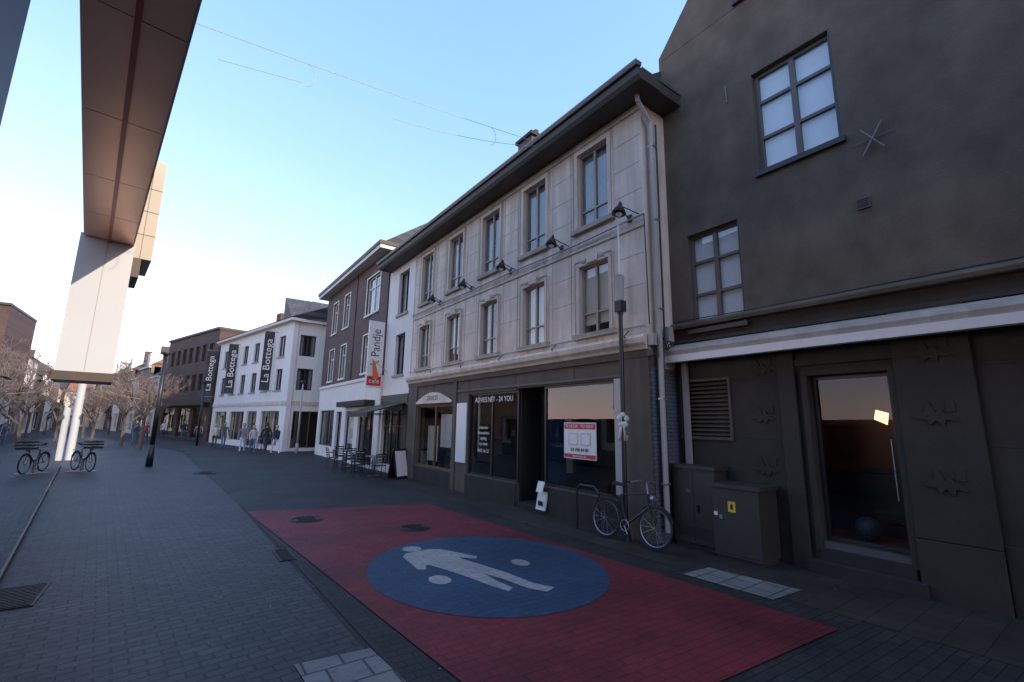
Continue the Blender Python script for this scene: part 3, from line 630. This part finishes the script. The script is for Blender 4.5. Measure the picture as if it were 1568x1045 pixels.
# =============================================================== STREET LAMPS
r=root('street_lamp',(6.72,5.8,0));w=MB()
w.cyl((0,0,0),(0,0,.25),.09,.07,'black',12);w.cyl((0,0,.25),(0,0,4.15),.045,.042,'black',12);w.cyl((0,0,4.15),(0,0,4.2),.06,.06,'black',12)
w.box(-.08,.08,-.08,.08,4.2,4.42,'black');w.cyl((0,0,4.42),(0,0,4.9),.075,.095,'pvc',12);w.cyl((0,0,4.9),(0,0,4.96),.1,.04,'metal',12);w.cyl((0,0,4.96),(0,0,6.0),.018,.018,'whitep',8)
w.tube([(0,0,6.0),(.25,0,6.15)],.015,'pvc')
w.box(-.05,.05,-.06,-.045,1.75,1.85,'pvc')
w.done('pole',r,False)
w=MB()
for i in range(5):
    a=2*math.pi*i/5+.3
    w.sphere((.04-.16+.1*math.cos(a)*1.0,-.1,2.12+.1*math.sin(a)),.075,'whitep',8,6,(1,.35,.6 if i%2 else .8))
w.prism([(-.18,2.1),(-.14,2.1),(-.2,1.75),(-.27,1.77)],'y',-.11,-.1,'whitep');w.prism([(-.16,2.1),(-.12,2.1),(-.05,1.78),(-.1,1.75)],'y',-.12,-.112,'whitep')
w.done('ribbon_bow',r,True)
r=root('street_lamp',(-.84,24.7,0));w=MB();w.cyl((0,0,0),(0,0,.9),.13,.11,'black',14);w.cyl((0,0,.9),(0,0,4.7),.09,.075,'black',14);w.cyl((0,0,4.7),(0,0,4.74),.1,.22,'black',16);w.cyl((0,0,4.74),(0,0,4.82),.22,.2,'black',16);w.done('pole',r,True)
r=root('street_lamp',(6.05,31.2,0));w=MB();w.cyl((0,0,0),(0,0,.6),.1,.08,'pvc',12);w.cyl((0,0,.6),(0,0,4.3),.06,.05,'pvc',12);w.cyl((0,0,4.3),(0,0,4.5),.15,.1,'black',12);w.done('pole',r,True)
r=root('street_lamp',(1.2,42,0));w=MB();w.cyl((0,0,0),(0,0,4.7),.09,.075,'black',12);w.cyl((0,0,4.7),(0,0,4.8),.22,.2,'black',12);w.done('pole',r,True)
# =============================================================== BICYCLES
def bike(name,loc,rz,lean=0,col='black',crate=False):
    r=root(name,loc,rz);r.rotation_euler[0]=lean
    w=MB();R=.34
    for x in (-.53,.53):
        w.torus((x,0,R),R-.02,.02,(0,1,0),'rubber',32,6);w.torus((x,0,R),R-.045,.012,(0,1,0),'metal',32,4)
        for i in range(14):
            a=2*math.pi*i/14;w.cyl((x,(.02 if i%2 else -.02),R),(x+(R-.045)*math.cos(a),0,R+(R-.045)*math.sin(a)),.002,.002,'metal',3,False)
        w.cyl((x,-.05,R),(x,.05,R),.02,.02,'metal')
        N=12;pr=None
        for i in range(N+1):
            a=D(20)+D(140)*i/N;pnt=(x+(R+.02)*math.cos(a),0,R+(R+.02)*math.sin(a))
            if pr: w.cyl(pr,pnt,.018,.018,col,4)
            pr=pnt
    bb=(-.06,0,.28);st=(-.22,0,.78);hd=(.36,0,.86);hb=(.40,0,.66);fa=(.53,0,R);ra=(-.53,0,R)
    for a,b,rr in ((bb,st,.016),(bb,hb,.02),(st,hd,.014),(ra,(-.2,0,.72),.01),(hb,hd,.02)): w.cyl(a,b,rr,rr,col)
    for y in (-.045,.045): w.cyl((ra[0],y,ra[2]),(bb[0],y*.6,bb[2]),.009,.009,col);w.cyl((fa[0],y,fa[2]),(hb[0],y*.6,hb[2]),.011,.011,col)
    w.cyl(st,(-.25,0,.94),.013,.013,'metal');w.prism([(-.40,.94),(-.36,1.0),(-.12,.965),(-.1,.945),(-.2,.93)],'y',-.06,.06,'rubber')
    w.cyl(hd,(.33,0,1.04),.014,.014,'metal')
    w.tube([(.22,-.3,1.03),(.34,-.2,1.07),(.35,0,1.05),(.34,.2,1.07),(.22,.3,1.03)],.012,'metal')
    w.tube([(.2,-.3,1.03),(.1,-.31,1.02)],.018,'rubber');w.tube([(.2,.3,1.03),(.1,.31,1.02)],.018,'rubber')
    w.torus((bb[0],-.05,bb[2]),.09,.008,(0,1,0),'metal',20,4);w.cyl((bb[0],-.06,bb[2]),(bb[0]+.1,-.08,bb[2]-.13),.01,.01,'metal');w.cyl((bb[0],.06,bb[2]),(bb[0]-.1,.08,bb[2]+.13),.01,.01,'metal')
    w.box(bb[0]+.06,bb[0]+.15,-.16,-.08,bb[2]-.145,bb[2]-.125,'rubber');w.box(bb[0]-.15,bb[0]-.06,.08,.16,bb[2]+.125,bb[2]+.145,'rubber')
    w.box(-.75,-.35,-.06,.06,.74,.755,'black');w.tube([(-.7,.05,.74),(-.53,.05,R)],.006,'black');w.tube([(-.7,-.05,.74),(-.53,-.05,R)],.006,'black')
    w.cyl((.44,0,.8),(.5,0,.8),.05,.045,'metal',10)
    w.cyl((-.02,.02,.28),(-.05,.2,.02),.01,.01,'metal')
    if crate:
        for z in (.85,.95,1.05): 
            for y in (-.2,.2): w.box(.35,.75,y-.01,y+.01,z,z+.05,'black')
            for x in (.35,.75): w.box(x-.01,x+.01,-.2,.2,z,z+.05,'black')
        w.box(.35,.75,-.2,.2,.83,.845,'black')
    w.done('frame_and_wheels',r)
bike('bicycle',(6.56,5.62,.015),D(-88),D(-7))
bike('bicycle',(-2.75,23.4,.03),D(-60),0,crate=True)
r=root('bicycle_rack',(6.62,6.35,0));w=MB();w.tube([(0,-.0,0),(0,0,.75),(.0,.12,.85),(0,.5,.85),(0,.6,.75),(0,.6,0)],.022,'black',8);w.done('hoop',r)
r=root('bicycle_stand',(-2.75,23.4,0));w=MB();w.box(-.42,.42,-.22,.22,.004,.03,'sill');w.tube([(0,-.2,.03),(0,-.2,.5),(0,.2,.5),(0,.2,.03)],.02,'metal');w.done('base',r)
r=root('white_notice_board',(6.9,8.3,0));w=MB();w.prism([(-.02,.1),(.02,.1),(.1,.5),(.06,.5)],'y',-.02,.3,'whitep');w.prism([(-.08,.5),(-.06,.5),(.02,.72),(0,.73)],'y',-.0,.22,'whitep');w.box(-.03,-.02,.05,.2,.2,.3,'black');w.done('boards',r)
# =============================================================== CAFE
def table(x,y):
    r=root('cafe_table',(x,y,0));w=MB();w.cyl((0,0,.72),(0,0,.745),.34,.34,'metal',20);w.cyl((0,0,.03),(0,0,.72),.025,.025,'black');w.cyl((0,0,0),(0,0,.03),.22,.2,'black',14);w.done('table',r)
def chair(x,y,rz):
    r=root('cafe_chair',(x,y,0),rz);w=MB()
    w.box(-.21,.21,-.2,.2,.43,.455,'black')
    for sx in (-.19,.19): 
        w.cyl((sx,.18,0),(sx,.18,.44),.012,.012,'black');w.cyl((sx,-.22,0),(sx,-.18,.44),.012,.012,'black');w.cyl((sx,-.18,.44),(sx*.95,-.26,.86),.012,.012,'black')
        w.tube([(sx,.15,.44),(sx,.15,.64),(sx,-.2,.66)],.011,'black')
    for z in (.56,.66,.76,.85): w.box(-.19,.19,-.2-(z-.44)*.19-.01,-.2-(z-.44)*.19+.006,z-.025,z+.02,'black')
    w.done('chair',r)
for (x,y) in ((6.1,17.3),(6.0,19.3),(6.2,21.2),(4.9,36.2),(4.5,38.4)):
    table(x,y);chair(x-.1,y+.6,D(180));chair(x-.05,y-.6,0);chair(x-.6,y,D(-90))
r=root('sandwich_board',(6.65,16.3,0),D(20));w=MB()
w.prism([(-.25,0),(-.22,0),(.0,1.05),(-.03,1.05)],'x',-.3,.3,'black');w.prism([(.22,0),(.25,0),(.03,1.05),(.0,1.05)],'x',-.3,.3,'black')
w.prism([(-.243,.10),(-.238,.10),(-.045,.97),(-.050,.97)],'x',-.25,.25,'whitep');w.done('board',r)
# =============================================================== CABLES
def cable(name,a,b,sag,r_=.006,hooks=()):
    rr=root(name,(0,0,0));w=MB();a=Vector(a);b=Vector(b);N=24;pts=[a.lerp(b,i/N)-Vector((0,0,sag*4*(i/N)*(1-i/N))) for i in range(N+1)]
    w.tube(pts,r_,'pvc',4)
    for h in hooks:
        c=a.lerp(b,h)-Vector((0,0,sag*4*h*(1-h)));w.tube([c+Vector((.12*math.sin(t_)*1.2,0,-.25*(1-math.cos(t_))*.9)) for t_ in [math.pi*i/8 for i in range(9)]],r_,'pvc',4)
    w.done('wire',rr)
cable('overhead_cable',(-.78,8,8.15),(6.45,8,8.9),.05,.005,(.26,.8))
cable('overhead_cable',(-.2,8.0,7.7),(1.05,8,7.9),.0,.005)
cable('overhead_cable',(2.7,8.0,7.93),(6.42,8,8.8),.12,.005)
# =============================================================== TREES
def tree(x,y,h,seed):
    rnd=random.Random(seed);r=root('bare_tree',(x,y,0));w=MB()
    def br(p,d,l,rad,lv):
        q=p+d*l;w.cyl(p,q,rad,rad*.66,'bark' if lv<3 else 'twig',6 if lv<2 else 3,False)
        if lv>=6: return
        n=4 if lv==0 else 3
        for i in range(n):
            a=Vector((rnd.gauss(0,1),rnd.gauss(0,1),rnd.gauss(0,.5))).normalized()
            nd=(d*(.75 if lv else .9)+a*(.62 if lv else .75)+Vector((0,0,.16))).normalized()
            br(p+d*l*rnd.uniform(.65,1),nd,l*rnd.uniform(.6,.82),max(.009,rad*.58),lv+1)
    br(Vector((0,0,0)),Vector((0,0,1)),h*.34,.12,0)
    w.done('branches',r)
tr=[(-1.9,38,6.2),(-3.3,44,5.6),(-3.0,52,6.2),(-5.6,50,5.5),(-4.6,61,6.4),(-7.2,58,6),(-6.5,70,6),(-9.5,68,6),(-7.6,36,6.2),(-8.2,41,6)]
for i,(x,y,h) in enumerate(tr): tree(x,y,h,i+3)
# =============================================================== PEOPLE
def person(x,y,rz,top,bottom,hair,h=1.72,stride=.25,phase=1):
    r=root('pedestrian',(x,y,.005),rz);k=h/1.75
    s_=stride*phase
    V=[];E=[];Rr=[]
    def add(p,rad,par=None):
        V.append(Vector(p)*k);Rr.append(rad*k)
        if par is not None: E.append((par,len(V)-1))
        return len(V)-1
    pe=add((0,0,.95),.125);sp=add((0,0,1.14),.115,pe);ch=add((0,0,1.36),.13,sp);nk=add((0,.01,1.5),.055,ch);add((0,.02,1.57),.05,nk)
    for sd in (-1,1):
        st=s_*sd
        hp=add((.1*sd,0,.88),.095,pe);kn=add((.1*sd,st*.55+.03,.5),.062,hp);an=add((.1*sd,st,.1),.042,kn);add((.1*sd,st+.17,.045),.04,an)
        sh=add((.19*sd,0,1.41),.06,ch);el=add((.24*sd,-st*.4,1.13),.047,sh);wr=add((.24*sd,-st*.8+.1,.9),.033,el);add((.23*sd,-st*.9+.14,.82),.028,wr)
    me=bpy.data.meshes.new('body');me.from_pydata(V,E,[]);o=bpy.data.objects.new('body',me);scn.collection.objects.link(o)
    o.modifiers.new('s','SKIN')
    for i,vv in enumerate(me.skin_vertices[0].data): vv.radius=(Rr[i],Rr[i]);vv.use_root=(i==0)
    ss=o.modifiers.new('ss','SUBSURF');ss.levels=1;ss.render_levels=1
    dg=bpy.context.evaluated_depsgraph_get();m2=bpy.data.meshes.new_from_object(o.evaluated_get(dg));bpy.data.objects.remove(o)
    o=bpy.data.objects.new('body',m2);scn.collection.objects.link(o);o.parent=r
    m2.materials.clear()
    for mm in (top,bottom,M['skin'],M['rubber']): m2.materials.append(mm)
    for p_ in m2.polygons:
        c=p_.center/k;p_.use_smooth=True
        p_.material_index=3 if c.z<.09 else 2 if (c.z>1.5 or (abs(c.x)>.19 and c.z<.87)) else 1 if (c.z<.93 and abs(c.x)<.2) else 0
    w=MB();w.sphere((0,.03*k,1.66*k),.1*k,'skin',14,10,(.8,.95,1.18));w.sphere((0,.0,1.69*k),.108*k,hair,14,10,(.86,.95,1.08));w.sphere((0,.13*k,1.65*k),.018*k,'skin',6,5,(.7,1,1.3))
    for sx in (-1,1): w.sphere((sx*.03*k,.115*k,1.675*k),.011*k,'black',6,5);w.sphere((sx*.083*k,.03*k,1.66*k),.02*k,'skin',6,5,(.4,1,1.4))
    w.box(-.022*k,.022*k,.115*k,.124*k,1.605*k,1.613*k,'red')
    w.done('head',r,True)
M['skin']=simple('skin',(.5,.3,.22),.6,var=.05)
hb=simple('brown_hair',(.06,.035,.02),.7);hl=simple('light_hair',(.35,.25,.14),.7)
cl=lambda n,c: simple(n,c,.9,var=.15,scale=8)
person(3.3,33.2,D(170),cl('jacket_grey',(.2,.2,.22)),cl('jeans_light',(.5,.5,.5)),hb)
person(3.75,32.4,D(185),cl('jacket_beige',(.55,.48,.4)),cl('trousers_blue',(.1,.14,.22)),hl,1.62,.22,-1)
person(4.35,31.5,D(10),cl('jacket_black',(.03,.03,.035)),cl('jeans_dark',(.06,.07,.1)),hb,1.78)
person(4.75,30.6,D(200),cl('jacket_dark',(.05,.05,.06)),cl('trousers_white',(.7,.68,.65)),hl,1.66,.28,-1)
person(4.05,35.5,D(0),cl('coat_brown',(.15,.09,.06)),cl('trousers_grey',(.1,.1,.1)),hb,1.7)
person(2.6,38,D(185),cl('coat_green',(.08,.1,.07)),cl('jeans_g',(.1,.12,.18)),hb,1.74,.3)
person(2.1,38.4,D(175),cl('coat_cream',(.6,.52,.42)),cl('jeans_h',(.05,.05,.06)),hl,1.64,.24,-1)
person(-2.7,46,D(180),cl('coat_navy',(.04,.05,.09)),cl('jeans_b',(.1,.13,.2)),hb,1.75)
person(-2.1,47,D(0),cl('coat_red',(.3,.05,.05)),cl('jeans_c',(.08,.08,.1)),hl,1.65)
person(.4,52,D(170),cl('coat_black2',(.03,.03,.03)),cl('jeans_d',(.08,.09,.12)),hb,1.75)
person(1.3,45,D(10),cl('coat_tan',(.4,.3,.2)),cl('jeans_e',(.08,.09,.12)),hl,1.68,.3)
person(-1.2,55,D(170),cl('coat_white',(.6,.58,.55)),cl('jeans_f',(.05,.06,.09)),hb,1.72)
# =============================================================== CAMERA / LIGHT
cam=bpy.data.cameras.new('camera');c=bpy.data.objects.new('camera',cam);scn.collection.objects.link(c)
cam.sensor_width=36;cam.lens=16.0;cam.clip_end=2000;cam.clip_start=.05
R=Matrix.Rotation(-D(35.5),3,'Z')@Matrix.Rotation(D(90+10.3),3,'X')@Matrix.Rotation(D(1.0),3,'Z')
mm=R.to_4x4();mm.translation=(0,0,H);c.matrix_world=mm;scn.camera=c
vs_=scn.view_settings;vs_.view_transform='Standard';vs_.look='None';vs_.exposure=0
w=bpy.data.worlds.new('World');scn.world=w;w.use_nodes=True;n=w.node_tree.nodes;l=w.node_tree.links
el=D(26);s=n.new('ShaderNodeTexSky');s.sky_type='NISHITA';s.sun_disc=False;s.sun_elevation=el;s.sun_rotation=math.atan2(.5,-.87)
s.ozone_density=2.0;s.dust_density=.3;s.air_density=1.0
sp=n.new('ShaderNodeSeparateColor');cbn=n.new('ShaderNodeCombineColor');l.new(s.outputs[0],sp.inputs[0])
for i,(gam,k) in enumerate(((.85,.53),(.60,.63),(.36,1.10))):
    pw=n.new('ShaderNodeMath');pw.operation='POWER';pw.inputs[1].default_value=gam;l.new(sp.outputs[i],pw.inputs[0])
    mu=n.new('ShaderNodeMath');mu.operation='MULTIPLY';mu.inputs[1].default_value=k;l.new(pw.outputs[0],mu.inputs[0]);l.new(mu.outputs[0],cbn.inputs[i])
l.new(cbn.outputs[0],n['Background'].inputs[0]);n['Background'].inputs[1].default_value=1.0
sd=bpy.data.lights.new('sun','SUN');so=bpy.data.objects.new('sun',sd);scn.collection.objects.link(so);sd.energy=5;sd.angle=D(.5);sd.color=(1,.93,.82)
so.rotation_euler=Vector((.5*math.cos(el),-.866*math.cos(el),math.sin(el))).to_track_quat('Z','Y').to_euler()
